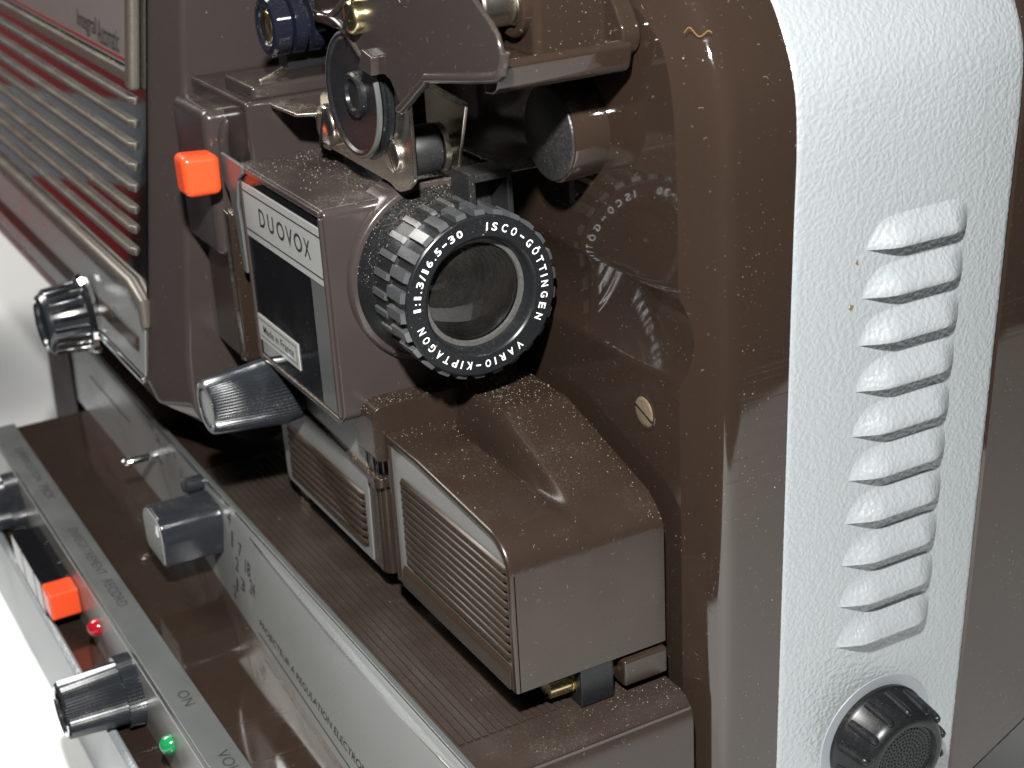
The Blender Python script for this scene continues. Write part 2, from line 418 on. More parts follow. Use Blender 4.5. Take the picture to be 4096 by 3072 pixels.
# knob on the silver cover
kc = (66.1, 59.6, -136.2)
kn = mk('cover_knob', *lathe([(0, 17.2), (1.5, 17.4), (2.6, 16.2), (10.5, 14.9), (12.8, 13.6), (13.6, 12.2), (13.4, 10.9), (12.2, 10.4), (12.2, 0)], 'x', kc, 72), 'black', ROOT, angle=40)
mk('painted_ring', *lathe([(0, 20.6), (.25, 20.4), (.25, 0)], 'x', (66.0, 59.6, -136.2), 64), 'grey_rim', kn)
for k in range(14):
    a = 2 * math.pi * (k + .35) / 14; n_ = 6
    p0 = axpt('x', kc, 2.4, 16.0, a); p1 = axpt('x', kc, 10.8, 14.9, a); p2 = axpt('x', kc, 11.9, 13.9, a)
    mk('grip_rib', *tube(smoothpath([p0, p1, p2], 4), [1.25] * 6 + [1.05, .8, .5], 10), 'black_gloss' if 0 else 'black', kn)
dots = []
for ring in range(1, 9):
    for k in range(6 * ring):
        a = 2 * math.pi * k / (6 * ring) + ring * .3
        dots.append(lathe([(0, .42), (.35, .3), (.35, 0)], 'x', axpt('x', kc, 12.15, ring * 1.17, a), 6))
d = mk('stipple', *join(dots), 'black', kn, smooth=False); d['kind'] = 'stuff'

# ---- wall screw and round brown button
screw('wall_screw', 'y', (38.4, .9, -26.6), 4.4, 1.5, 'rust', ROOT, slot_ang=-.35, dome=.1)
mk('screw_seat', *lathe([(0, 5.0), (-.25, 4.9), (-.25, 4.3), (.6, 4.2)], 'y', (38.4, -.02, -26.6), 40), 'brown', ROOT)
btn = mk('round_button', *lathe([(.5, 12.6), (-9.4, 13.0), (-10, 12.8), (-10.2, 12.2), (-10.2, 0)], 'y', (12.6, -.1, 44.6), 96), 'brown', ROOT, angle=25)
mk('button_cap', *lathe([(0, 12.3), (-.45, 12.2), (-.7, 11.8), (-.8, 0)], 'y', (12.6, -10.25, 44.6), 96), 'felt', btn, angle=50)

# ---- rear block with chrome panel
def YP(z): return -69.1 + .1426 * z
top = 110
blk = [(YP(top), top), (YP(-55), -55), (YP(-66), -66), (-76.2, -75), (-70, -79), (-60, -86), (-48, -93), (-30, -90), (-4, -88), (-4, top)]
bl2 = [(YP(top) + 5.6, top), (-67.6, -55), (-67.9, -66), (-67.6, -73), (-65.2, -80.4), (-57, -88), (-46, -94.5), (-30, -90.5), (-4, -88), (-4, top)]
n = len(blk)
v = [(-430, y, z) for y, z in blk] + [(-157.2, y, z) for y, z in blk] + [(-143, y, z) for y, z in bl2]
f = [tuple(range(n)), tuple(range(3 * n - 1, 2 * n - 1, -1))] + [(r_ * n + i, r_ * n + (i + 1) % n, (r_ + 1) * n + (i + 1) % n, (r_ + 1) * n + i) for r_ in range(2) for i in range(n)]
mk('rear_housing', v, f, 'brown_matt', ROOT, bevel=1.6, seg=4, angle=14)
# chrome panel, lying on the leaning face
def PP(x, z, d=0.): return (x, YP(z) - d, z + d * .14)
def slab(x0, x1, z0, z1, d0, d1): 
    return [PP(x, z, d) for x in (x0, x1) for d in (d0, d1) for z in (z0, z1)], [(0, 1, 3, 2), (4, 6, 7, 5), (0, 4, 5, 1), (2, 3, 7, 6), (0, 2, 6, 4), (1, 5, 7, 3)]
chp = mk('chrome_panel', *slab(-429, -157.5, -66, 105, -.3, .5), 'panel_chrome', ROOT, bevel=.3, angle=40)
for i, z in enumerate((28.9, 21.3, 13.6, 6.6, -.6, -8.2, -15.0, -22.8)):
    v = []
    for x, e in ((-428, 0), (-171.5, 0), (-168.6, 1)):
        k = .35 if e else 1
        v += [PP(x, z - 1.5, .3), PP(x, z - 1.2, .3 + 2.0 * k), PP(x, z + .1, .3 + 2.5 * k), PP(x, z + 1.1, .3 + 1.9 * k), PP(x, z + 1.5, .3)]
    f = [(0, 1, 2, 3, 4), (14, 13, 12, 11, 10)] + [(r * 5 + k, r * 5 + (k + 1) % 5, r * 5 + 5 + (k + 1) % 5, r * 5 + 5 + k) for r in range(2) for k in range(5)]
    mk('slat', v, f, 'dirty_chrome', chp, bevel=.35, angle=25)
# bar under the slats, bar under the badge, upright bar, lower strip frame
mk('trim_bar', *tube([PP(-428, -33.4, 1.6), PP(-300, -33.8, 1.6), PP(-170, -34.6, 1.6), PP(-158, -38.2, 1.4), PP(-156.5, -46, 1.2)], [2.6, 2.6, 2.6, 2.4, 1.6], 14), 'dirty_chrome', chp)
mk('trim_bar', *slab(-428, -169.7, 34.6, 39.0, .5, 3.4), 'dirty_chrome', chp, bevel=1.2, seg=4, angle=30)
mk('upright_bar', *slab(-169.5, -163.4, 33.2, 104, .4, 4.4), 'dirty_chrome', chp, bevel=1.6, seg=4, angle=30)
bd = mk('badge_plate', *slab(-428, -169.6, 39.6, 104, .4, 1.0), 'inlay', chp)
mk('badge_line', *slab(-428, -169.8, 40.6, 41.5, 1.0, 1.15), 'red_card', chp)
lettering('Integral', lambda u, w: PP(-226.5 + u, 46.6 + w, 1.25), 25, 8, 'black_ink', bd, .0)
lettering('Automatic', lambda u, w: PP(-199 + u, 46.4 + w, 1.25), 26, 8, 'black_ink', bd, .0)
lw = mk('lower_strip', *slab(-428, -158, -64.5, -37, .5, 1.0), 'satin', chp, bevel=.2, angle=40)
mk('groove', *slab(-428, -165, -57.4, -52.0, .9, 1.7), 'ribs', lw, bevel=.3, angle=40)
mk('edge_strip', *slab(-428, -157.2, -66.8, -64.9, .3, 2.4), 'chrome', chp, bevel=.6, angle=40)
# chrome control knob on the lower strip
kx, kz = -228, -62.0
ky = YP(kz) - 1
ck = mk('chrome_knob', *lathe([(0, 15.5), (-1.6, 15.8), (-3.2, 15.0), (-3.6, 12.6), (-17.2, 11.6), (-18.6, 10.8), (-19, 9.6), (-18.4, 8.6), (-17.2, 8.2), (-17.0, 0)], 'y', (kx, ky, kz), 64), 'knob', ROOT, angle=40)
mk('bright_rim', *lathe([(-19.0, 9.7), (-19.25, 9.2), (-18.9, 8.7)], 'y', (kx, ky, kz), 64), 'chrome', ck)
mk('skirt_rim', *lathe([(-.0, 15.6), (-1.6, 16.0), (-3.3, 15.2)], 'y', (kx, ky, kz), 64), 'chrome', ck)
for k in range(20):
    a = 2 * math.pi * k / 20
    mk('grip_rib', *tube([axpt('y', (kx, ky, kz), -3.8, 12.7, a), axpt('y', (kx, ky, kz), -16.4, 11.8, a)], 1.0, 10), 'chrome', ck)

# ---- bits round the lamp gate behind the lens
mk('gate_block', *box(-143, -111, -61.5, -40, -12, 35.2), 'brown_matt', ROOT, bevel=3.2, seg=5)
hk = smoothpath([(-113, -56.2, 6), (-112, -55.9, 18), (-111.5, -55.6, 26), (-111.2, -54.2, 30.6), (-111, -51.2, 32.2), (-111, -48.6, 31.0), (-111, -47.6, 27)], 6)
mk('loop_handle', *tube(hk, 2.0, 14), 'brown_paint', ROOT)
mk('upper_block', *join([box(-142, -91.5, -54.2, -24, 18, 40.4)]), 'brown_paint', ROOT, bevel=1.4, seg=3)
mk('upper_block_ledge', *box(-118, -93.5, -51, -20, 40.0, 44.5), 'brown_paint', ROOT, bevel=1.2, seg=3)
# orange lever knob on a steel arm
orng = mk('orange_lever_knob', *prism([(-72.4, 11.8), (-60.6, 11.4), (-60.4, 24.0), (-72.6, 25.0)], 'x', -111.5, -101.5), 'orange', ROOT, bevel=2.4, seg=5, angle=50)
mk('steel_arm', *prism([(-104, 24), (-86, 23.5), (-86, 21), (-91, 18), (-94, 10), (-93, 2), (-92.4, -12), (-95, -12), (-97, 0), (-100, 12), (-104, 15)], 'y', -59.6, -58.4), 'brushed', ROOT, bevel=.3)
mk('lever_slot', *prism([(-101, 8), (-96, 4), (-96, -2), (-110, 4)], 'y', -59, -57.6), 'steel', ROOT, bevel=.3)
# gate door edge left of the window
mk('gate_door', *prism([(-142, -50), (-106, -50), (-100, -46), (-100, 14), (-142, 14)], 'y', -56, -8), 'brown', ROOT, bevel=.8, seg=2)
mk('door_lip', *prism(roundpoly([(-106.5, -45.5), (-101, -44.2), (-101, 5.0), (-106.5, 5.6)], .8), 'y', -60.5, -55), 'brown', ROOT, bevel=1.1, seg=3)

# ---- lens housing
LB = mk('lens_housing', *prism(roundpoly([(-92.5, -39.6), (-28, -39.6), (-28, 23.2), (-92.5, 23.2)], [1, 3.2, 2.6, 1], 5), 'y', -58, -1), 'brown_matt', ROOT, bevel=1.0, seg=3, angle=50)
# flared boss round the lens
mk('lens_boss', *lathe([(-9, 27.4), (-1.5, 27.4), (.8, 27.3), (2.4, 27.0), (3.4, 26.6), (3.8, 26.0), (3.8, 20)], 'x', (-29.4, -26, 0), 96), 'brown_matt', LB, angle=60)
win = mk('window_pane', *prism(roundpoly([(-91.0, -38.0), (-30.4, -38.0), (-30.4, 21.0), (-91.0, 21.0)], .8), 'y', -58.25, -57.2), 'black_gloss', LB, bevel=.15, angle=40)
for nm, a in (('window_frame', (-92.6, -91.0, -39.8, 22.8)), ('window_frame', (-91, -29.6, -39.9, -38.1)), ('window_frame', (-91, -29.6, 21.1, 22.9)), ('window_frame', (-30.4, -28.9, -38.1, 21.1))):
    mk(nm, *box(a[0], a[1], -59.0, -57, a[2], a[3]), 'brown_matt', LB, bevel=.5, seg=3)
mk('pane_reflection_strip', *box(-41.2, -30.5, -58.4, -58.26, -37.8, .9), 'brushed', LB, smooth=False)  # grey strip put in as the table's reflection in the pane
def WP(x, z, d=.05): return (x, -58.25 - d, z)
pl = mk('name_plate', *box(-90.4, -30.5, -58.6, -58.27, 1.0, 17.6), 'plate', LB)
for z in (15.2, 3.2): mk('plate_line', *box(-90.3, -30.6, -58.66, -58.61, z - .22, z + .22), 'black_ink', pl, smooth=False)
for ch, xc, w in (('D', -75.6, 4.7), ('U', -68.6, 4.7), ('O', -60.9, 6.0), ('V', -54.2, 4.9), ('O', -47.6, 6.0), ('X', -41.0, 4.6)):
    lettering(ch, lambda u, q, xc=xc: (xc + u, -58.66, 9.5 + q), w, 5.6, 'black_ink', pl, .012)
mp_ = mk('maker_plate', *box(-90.3, -57.4, -58.6, -58.27, -33.0, -24.6), 'plate', LB)
for a in ((-89.8, -59.0, -26.0, -25.75), (-89.8, -59.0, -31.6, -31.35), (-59.2, -59.0, -31.6, -25.75)):
    mk('plate_line', *box(a[0], a[1], -58.66, -58.61, a[2], a[3]), 'black_ink', mp_, smooth=False)
lettering('Made in France', lambda u, q: (-73.8 + u, -58.66, -28.7 + q), 25, 2.6, 'black_ink', mp_, .012)

# ---- the zoom lens
LC = (0, -26, 0)
ZL = mk('zoom_lens', *lathe([(-30, 25.2), (-26, 25.2), (-23.5, 24.2), (-21, 22.9), (-20, 22.3), (-11, 22.3), (-10.6, 21.6), (-10.2, 22.0), (-2.4, 22.0), (-.9, 22.5), (-.25, 22.4), (0, 22.1), (0, 16.9), (-.4, 16.3), (-1.0, 16.0), (-4.2, 15.3), (-4.6, 15.2)], 'x', LC, 128), 'black', ROOT, angle=30)
def lug(a0, a1, da, r0, r1, ch):
    """one raised grip pad centred on angle 0, from axial a0 to a1"""
    v, f = [], []
    n = 3
    for a, ra, w in ((a0, r0, 1), (a0 + ch, r1, .9), (a1 - ch * 1.6, r1, .9), (a1, r0, 1)):
        for k in range(n + 1):
            t = (-.5 + k / n) * da * w; v.append((a, math.cos(t) * ra, math.sin(t) * ra))
    for k in range(n + 1):
        pass
    for r in range(3):
        for k in range(n): f.append((r * (n + 1) + k, r * (n + 1) + k + 1, (r + 1) * (n + 1) + k + 1, (r + 1) * (n + 1) + k))
    # flanks
    for s in (0, n):
        t = (-.5 + s / n) * da * 1.02; i0 = len(v)
        v.append((a0, math.cos(t) * (r0 - .6), math.sin(t) * (r0 - .6))); v.append((a1, math.cos(t) * (r0 - .6), math.sin(t) * (r0 - .6)))
        f.append((s, (n + 1) + s, 2 * (n + 1) + s, 3 * (n + 1) + s, i0 + 1, i0))
    return v, f
NL = 26
g0 = None
for k in range(NL):
    a = 2 * math.pi * (k + .25) / NL
    if g0 is None: g0 = mk('grip_pad', *lug(-10.1, -.9, 2 * math.pi / NL * .56, 22.3, 23.75, .35), 'grip', ZL, loc=LC, angle=20); o = g0
    else: o = dupe(g0, ZL)
    o.rotation_euler = (a, 0, 0)
g1 = None
for k in range(NL):
    a = 2 * math.pi * (k + .75) / NL
    if g1 is None: g1 = mk('grip_rib', *lug(-20.6, -11.3, 2 * math.pi / NL * .34, 22.0, 23.1, .7), 'grip', ZL, loc=LC, angle=20); o = g1
    else: o = dupe(g1, ZL)
    o.rotation_euler = (a, 0, 0)
def ringtext(s, a_start, a_end, r, h, wscale=1.0):
    """characters set clockwise from a_start to a_end degrees, tops outward"""
    adv = {'I': .5, '1': .78, ':': .6, '.': .5, '/': .62, '-': .95, ' ': .5, 'T': .88, 'M': 1.1}
    ws = [adv.get(c, 1.) for c in s]; tot = sum(ws) - ws[0] / 2 - ws[-1] / 2; acc = 0; parts = []
    for i, c in enumerate(s):
        if i: acc += (ws[i - 1] + ws[i]) / 2
        a = math.radians(a_start + (a_end - a_start) * acc / tot)
        if c == ' ': continue
        hh = {'-': .42, '.': .42, ':': 1.6}.get(c, h); ww = {'I': .42, '1': .85, ':': .42, '.': .45, '/': 1.2, '-': 1.45, 'Ö': 1.75}.get(c, 1.68) * wscale
        off = {'-': 0, '.': -h / 2 + .2, ':': -.2}.get(c, 0)
        if c == 'Ö': hh = h * 1.28; off = h * .14
        if c == 'I' : hh = h
        def fn(u, w, a=a, off=off):
            rad = r + w + off
            ta = a
            # local frame: radial out, tangent clockwise
            cy, cz = math.cos(ta), math.sin(ta); ty, tz = math.sin(ta), -math.cos(ta)
            return (LC[0] + .06, LC[1] + cy * rad + ty * u, LC[2] + cz * rad + tz * u)
        parts.append(text_geo(c, fn, ww, hh, .018))
    return join(parts)
mk('lettering', *ringtext('ISCO-GÖTTINGEN', 82, -29, 19.4, 2.2), 'white_ink', ZL, smooth=False)
mk('lettering', *ringtext('VARIO-KIPTAGON', -57, -163, 19.4, 2.2), 'white_ink', ZL, smooth=False)
mk('lettering', *ringtext('1:1.3/16.5-30', 179, 106.5, 19.4, 2.1), 'white_ink', ZL, smooth=False)
mk('retaining_ring', *lathe([(-4.4, 15.4), (-4.2, 15.2), (-4.2, 14.0), (-5.0, 13.8)], 'x', LC, 96), surf('grey_ring', (.06, .06, .057), .45, specks=.6, settle=.0, film=.1), ZL, angle=30)
mk('front_glass', *lathe([(-5.4, 13.9), (-4.6, 12), (-3.7, 8), (-3.3, 4), (-3.2, 0)], 'x', LC, 96), 'lens_glass', ZL, angle=60)
prof = []
r = 13.9
for k in range(7):
    prof += [(-5.6 - k * 2.2, r), (-7.2 - k * 2.2, r - .05), (-7.3 - k * 2.2, r - .7)]; r -= .9
mk('inner_barrel', *lathe(prof + [(-22, r - .4)], 'x', LC, 64), surf('barrel_black', (.006, .006, .0065), .42, specks=.1, settle=0), ZL, angle=25)
mk('rear_glass', *lathe([(-21, 8.5), (-19.8, 4.5), (-19.4, 0)], 'x', LC, 48), 'black_gloss', ZL, angle=60)
# square tab of the focusing ring: four walls round a square hole
tb = mk('focus_tab', *join([box(-22, -11, -22.2, -20.2, 17.0, 30.6), box(-22, -11, -10.6, -8.8, 16.0, 29.6), box(-22, -11, -20.2, -10.6, 27.8, 30.0), box(-22, -20.4, -20.2, -10.6, 16, 27.8)]), 'black_rubber', ROOT, bevel=.35, seg=2)

# ---- sound head
def SHz(x, y):
    hl = -42.0 - max(0, x) * .072
    hr = -33.0 - max(0, x - 3) * .302 + .6 * math.exp(-((x - 4) / 6.) ** 2) * 0
    w = min(1, max(0, (y + 28.5) / 5.0)); w = w * w * (3 - 2 * w)
    g = 6.5 * math.exp(-((y + 27.6) / 1.9) ** 2) * min(1, max(0, (47 - x) / 55.)) 
    e = .9 * min(1, max(0, (y + 8) / 5.)) ** 2 if y > -8 else 0
    return hl * (1 - w) + hr * w - g - e
XF, ZB = 51.0, -89.0
def SHprof(y, x0=-20):
    pts = []; R = 9.5
    n = 34
    for i in range(n + 1):
        x = x0 + (XF - R - x0) * i / n; pts.append((x, SHz(x, y)))
    zt = SHz(XF - R, y); sl = (SHz(XF - R, y) - SHz(XF - R - 2, y)) / 2
    zt = min(zt, -41)
    for i in range(1, 9):
        a = math.pi / 2 * i / 8
        pts.append((XF - R + R * math.sin(a), zt - (R) * (1 - math.cos(a)) + sl * R * math.sin(a) * math.cos(a)))
    pts.append((XF, ZB))
    return pts
ys = [-48.2] + [-47.4 + (44.3) * i / 60 for i in range(61)]
v, f = [], []; rows = []
for y in ys:
    row = []
    for x, z in SHprof(y): row.append(len(v)); v.append((x, y, z))
    row.append(len(v)); v.append((-20, y, ZB)); rows.append(row)
n = len(rows[0])
for A, B in zip(rows, rows[1:]):
    for i in range(n): f.append((A[i], A[(i + 1) % n], B[(i + 1) % n], B[i]))
f.append(tuple(rows[0])); f.append(tuple(reversed(rows[-1])))
SH = mk('sound_head', v, f, 'brown_dusty', ROOT, angle=42)
# raised rim round its side panel
p_out = SHprof(-48.2) + [(-20, ZB)]
def inset(poly, d):
    P = [Vector(p) for p in poly]; out = []; N = len(P)
    area = sum(P[i][0] * P[(i + 1) % N][1] - P[(i + 1) % N][0] * P[i][1] for i in range(N)); s = 1 if area > 0 else -1
    for i in range(N):
        e0 = (P[i] - P[i - 1]).normalized(); e1 = (P[(i + 1) % N] - P[i]).normalized()
        n0 = Vector((-e0[1], e0[0])) * s; n1 = Vector((-e1[1], e1[0])) * s; b = (n0 + n1)
        if b.length < 1e-6: b = n0
        b.normalize(); out.append(tuple(P[i] + b * d / max(.4, b.dot(n0))))
    return out
p_out = [(x, z - .02) for x, z in p_out]
p_in = inset(p_out, 1.5); p_mid = inset(p_out, .45); n = len(p_out)
v = [(x, -47.9, z) for x, z in p_out] + [(x, -48.55, z) for x, z in p_out] + [(x, -49.0, z) for x, z in inset(p_out, .08)] + [(x, -49.5, z) for x, z in p_mid] + [(x, -49.4, z) for x, z in p_in] + [(x, -48.1, z) for x, z in p_in]
f = [(r_ * n + i, r_ * n + (i + 1) % n, (r_ + 1) * n + (i + 1) % n, (r_ + 1) * n + i) for r_ in range(5) for i in range(n)]
mk('panel_rim', v, f, 'brown_dusty', SH, angle=60)
def rib(x0, x1, z, y, parent, mat='ribs', w=.95, h=1.5):
    v = []
    for x, k in ((x0, .5), (x0 + 1.2, 1), (x1 - 1.8, 1), (x1, .3)):
        v += [(x, y + .3, z - w), (x, y - h * k * .75, z - w * .55), (x, y - h * k, z + w * .1), (x, y - h * k * .6, z + w * .7), (x, y + .3, z + w)]
    f = [(0, 1, 2, 3, 4), (19, 18, 17, 16, 15)] + [(r_ * 5 + k, r_ * 5 + (k + 1) % 5, r_ * 5 + 5 + (k + 1) % 5, r_ * 5 + 5 + k) for r_ in range(3) for k in range(5)]
    return mk('rib', v, f, mat, parent, angle=50)
mk('side_inlay', *prism(inset(p_out, 1.4), 'y', -48.5, -48.1), 'inlay', SH, smooth=False)
for i in range(11): rib(-12.6, 49.2, -54.0 - 2.54 * i, -48.4, SH, w=1.24, h=1.5)
mk('lower_ledge', *prism([(-49.9, -88.8), (-48.0, -89.2), (-48, -82.0), (-48.7, -81.8), (-49.8, -83.8)], 'x', -15.5, 48.5), 'ribs', SH, bevel=.4, angle=25)
# small rear part of the sound head
S2 = mk('sound_head_rear', *prism(roundpoly([(-108.4, -92.6), (-30, -92.6), (-30, -44), (-92, -44), (-97, -58), (-110, -68)], [3, 1.2, .5, 1, 2, 3], 4), 'y', -48.4, -4), 'brown', ROOT, bevel=.9, seg=3, angle=40)
mk('side_inlay', *prism(roundpoly([(-107.6, -91.6), (-38.4, -91.6), (-36.4, -45), (-91.6, -45), (-96.4, -58.6), (-108.8, -68.6)], [3, .5, .5, 1, 2, 3], 4), 'y', -48.9, -48.3), 'inlay', S2, bevel=.2)
for i in range(7): rib(-101.4, -40.6, -70.6 - 2.68 * i, -48.8, S2, w=1.3, h=1.5)
mk('ridge', *tube([(-93.5, -48.9, -40), (-93, -48.9, -56.5), (-91.5, -48.9, -58.2), (-34, -48.9, -60.4), (-31, -48.6, -60.6), (-29.5, -46.5, -60.7), (-29.5, -42, -60.7)], 1.15, 10), 'ribs', S2)
mk('corner_post', *prism(roundpoly([(-38.5, -48.3), (-31.2, -48.9), (-28.6, -47.2), (-28.6, -41), (-38, -41)], [.3, 1.2, 1.2, .3, .3], 3), 'z', -92.2, -62), 'brown_dusty', S2, bevel=.4, angle=50)
mk('corner_post', *prism(roundpoly([(-36.5, -48.4), (-31.6, -48.8), (-29, -47.2), (-29, -41), (-36, -41)], [.3, 1.2, 1.2, .3, .3], 3), 'z', -59.4, -50.8), 'brown_dusty', S2, bevel=.4, angle=50)
mk('corner_lip', *prism(roundpoly([(-35, -50.3), (-28.6, -50.3), (-27, -48.8), (-27, -42), (-35, -42)], [1.5, 1.2, 1.2, .3, .3], 3), 'z', -62.4, -59.4), 'brown_dusty', S2, bevel=.7, seg=3, angle=50)
mk('corner_lip', *prism(roundpoly([(-37, -50.3), (-28.4, -50.3), (-26.6, -48.8), (-26.6, -42), (-37, -42)], [1.5, 1.2, 1.2, .3, .3], 3), 'z', -51.2, -48.2), 'brown_dusty', S2, bevel=.7, seg=3, angle=50)
mk('clasp', *prism(roundpoly([(-52.6, -50.5), (-17, -50.5), (-17, -33.6), (-52.6, -33.4)], [2.4, .3, 1, 4.2], 6), 'x', -33.5, -20.2), 'brown_dusty', S2, bevel=2.0, seg=4, angle=50)
mk('head_spine', *box(-29, -19.6, -45.6, -4, -89.5, -45), 'brown', S2, bevel=.5)
# fluted knob
kc2 = (-88, -54.5, -50.6)
fk = mk('fluted_knob', *lathe([(4, 10.2), (0, 10.6), (-.8, 10.9), (-24.2, 8.6), (-25.2, 7.9), (-25.2, 6.6), (-24.4, 6.0), (-24.4, 0)], 'y', kc2, 120, lambda k, n: 1 + .034 * (1 if k % 2 else -1)), 'knob', ROOT, angle=25)
mk('knob_face', *lathe([(-24.45, 6.5), (-24.6, 6.3), (-24.6, 0)], 'y', kc2, 48), 'satin', fk)

# ---- shelf (top of the base) with fine grooves
sv = roundpoly([(-150, -101.2), (63, -101.2), (63, -196), (-150, -196)], [0, 8.5, 0, 0], 9)
SF = mk('base_shelf', *prism(sv, 'y', -66.4, -2.2), 'shelf', ROOT, bevel=.5, angle=40)
gv = []
for i in range(15):
    y = -64.0 + i * 2.3
    gv.append(prism([(y - .98, -101.25), (y + .98, -101.25), (y + .8, -100.78), (y - .8, -100.78)], 'x', -148, 47))
g = mk('fine_ridges', *join(gv), 'shelf', SF, smooth=False); g['kind'] = 'stuff'
mk('foot_block', *box(40, 50.5, -29.8, -19.4, -101, -86), 'black', ROOT, bevel=.5)
sh = mk('brass_shaft', *lathe([(-37, 0), (-37, 3.2), (-30, 3.4), (-29.9, 4.4), (-19.3, 4.4), (-19.2, 3.6), (-17.6, 3.6), (-17.4, 2.6), (-8, 2.6)], 'y', (44, 0, -95.4), 32), 'brass', ROOT)
mk('bearing_block', *box(36, 52, -17, -3, -98.4, -90.5), 'brown_dusty', ROOT, bevel=.8)
mk('head_bottom_hinge', *box(-112, -104, -44, -30, -101, -84), 'brass', ROOT, bevel=.6)

# ---- silver side panel of the base, hollowed
def PY(x, s):
    """s 0 top .. 1 bottom"""
    flare = min(1, max(0, (x + 170) / 170.)) 
    b = -68.2 - 9.5 * flare
    return -67.2 + (b + 67.2) * (s ** .75)
xs = [-330 + i * (393 / 60) for i in range(61)]; ss = [(i / 36) ** 1.5 for i in range(37)]
v = [(x, PY(x, s) - .4, -101.0 - 36 * s) for x in xs for s in ss]; k = len(ss)
f = [(i * k + j, (i + 1) * k + j, (i + 1) * k + j + 1, i * k + j + 1) for i in range(60) for j in range(36)]
SP = mk('base_side_panel', v, f, 'satin', ROOT, angle=60)
mk('panel_top_edge', *prism([(-67.9, -103.0), (-65.8, -101.6), (-65.8, -100.5), (-67.8, -100.5)], 'x', -330, 63), 'brushed', SP, bevel=.3)
# curved relief line near the top
rl = [(-96 + i * 6.2, PY(-96 + i * 6.2, .12) - .55, -103.6 - 6.0 * math.sin(math.pi * i / 24) * .55) for i in range(25)]
rl2 = [(x, y - .9 * math.sin(math.pi * i / 24), -103.2) for i, (x, y, z) in enumerate(rl)]
v = rl + rl2; n = len(rl)
mk('panel_relief', v, [(i, i + 1, n + i + 1, n + i) for i in range(n - 1)], 'chrome', SP)
def PT(x, z, d=.18):
    s = (-101 - z) / 36; return (x, PY(x, s) - .4 - d, z)
lettering('PROJECTEUR A REGULATION ELECTRONIQUE', lambda u, w: PT(-32 + u, -129.4 + w), 106, 2.9, 'black_ink', SP)
mk('printed_line', *join([([PT(x, z) for x, z in ((-86 + i * 5, -133.6), (-81 + i * 5, -133.6), (-81 + i * 5, -133.2), (-86 + i * 5, -133.2))], [(0, 1, 2, 3)]) for i in range(20)]), 'black_ink', SP, smooth=False)
mk('printed_line', *join([([PT(x, z) for x, z in ((-298 + i * 6, -115.2), (-292 + i * 6, -115.2), (-292 + i * 6, -114.6), (-298 + i * 6, -114.6))], [(0, 1, 2, 3)]) for i in range(10)]), 'black_ink', SP, smooth=False)
for s_, x, z, w, h in (('18', -206, -104.5, 5, 2.8), ('24', -199, -107.5, 5, 2.8), ('4', -188, -110, 2, 3), ('1', -178, -106, 1, 3), ('2', -172, -111, 2, 3), ('7', -164, -117, 2, 3), ('4', -117, -105, 3, 5), ('1', -114, -112, 1.4, 6), ('2', -109, -119, 3, 5), ('7', -106, -112.5, 3, 5), ('3', -103, -124, 4, 4.5), ('18', -98, -115.5, 5, 5), ('24', -93, -120.5, 5, 5), ('1', -109, -127, 1.4, 5), ('2', -112, -131, 3, 4)):
    lettering(s_, lambda u, q, x=x, z=z: PT(x + u, z + q), w, h, 'black_ink', SP)
# selector lever: D-shaped bar with a pointer
sel = (-134, -68, -111.5)
SL = mk('selector_knob', *prism(roundpoly([(-145, -121.5), (-124, -121.5), (-123, -110), (-126, -104.0), (-140, -103.4), (-146, -108)], [2, 1, 5, 5, 5, 4], 5), 'y', -90.5, -68.5), 'knob', ROOT, bevel=.7, seg=3, angle=50)
mk('selector_face', *prism(roundpoly([(-144.4, -120.9), (-124.6, -120.9), (-123.8, -110), (-126.6, -104.6), (-139.6, -104.0), (-145.2, -108.4)], [2, 1, 4, 4, 4, 4], 4), 'y', -90.9, -90.4), 'satin', SL)
mk('pointer_mark', *prism([(-131, -110.5), (-128, -106.5), (-127.6, -110.8)], 'y', -91.05, -90.85), 'white_ink', SL, smooth=False)
mk('selector_bump', *lathe([(0, 3), (-6, 3), (-7.2, 2), (-7.4, 0)], 'y', (-146, -68, -103.8), 24), 'knob', SL)
pin = mk('chrome_pin', *lathe([(1, 1.5), (-13, 1.5), (-13.8, 1.1), (-14, 0)], 'y', (-203, -68, -115.6), 24), 'chrome', ROOT)
mk('pin_slot', *prism([(-206, -114.4), (-196, -116.2), (-196, -117.0), (-206, -115.4)], 'y', -68.35, -67.9), 'black_ink', pin, smooth=False)
# brown end of the base at the far left
mk('base_end', *prism(roundpoly([(-385, -196), (-329, -196), (-329, -100), (-350, -96), (-372, -97)], [2, 1, 2, 4, 8], 4), 'y', -69.4, -10), 'end_matt', ROOT, bevel=1.5, seg=3)
mk('base_body', *box(-380, 62, -66.0, -3, -196, -104), 'brown', ROOT)
for x, y in ((-360, -60), (40, -60), (-360, 80), (40, 80)):
    mk('foot', *lathe([(0, 11), (-5, 10), (-5, 0)], 'z', (x, y, -195), 24), 'black_rubber', ROOT)
mk('base_far_half', *box(-380, 58, 2, 98, -196, -172), 'brown', ROOT)

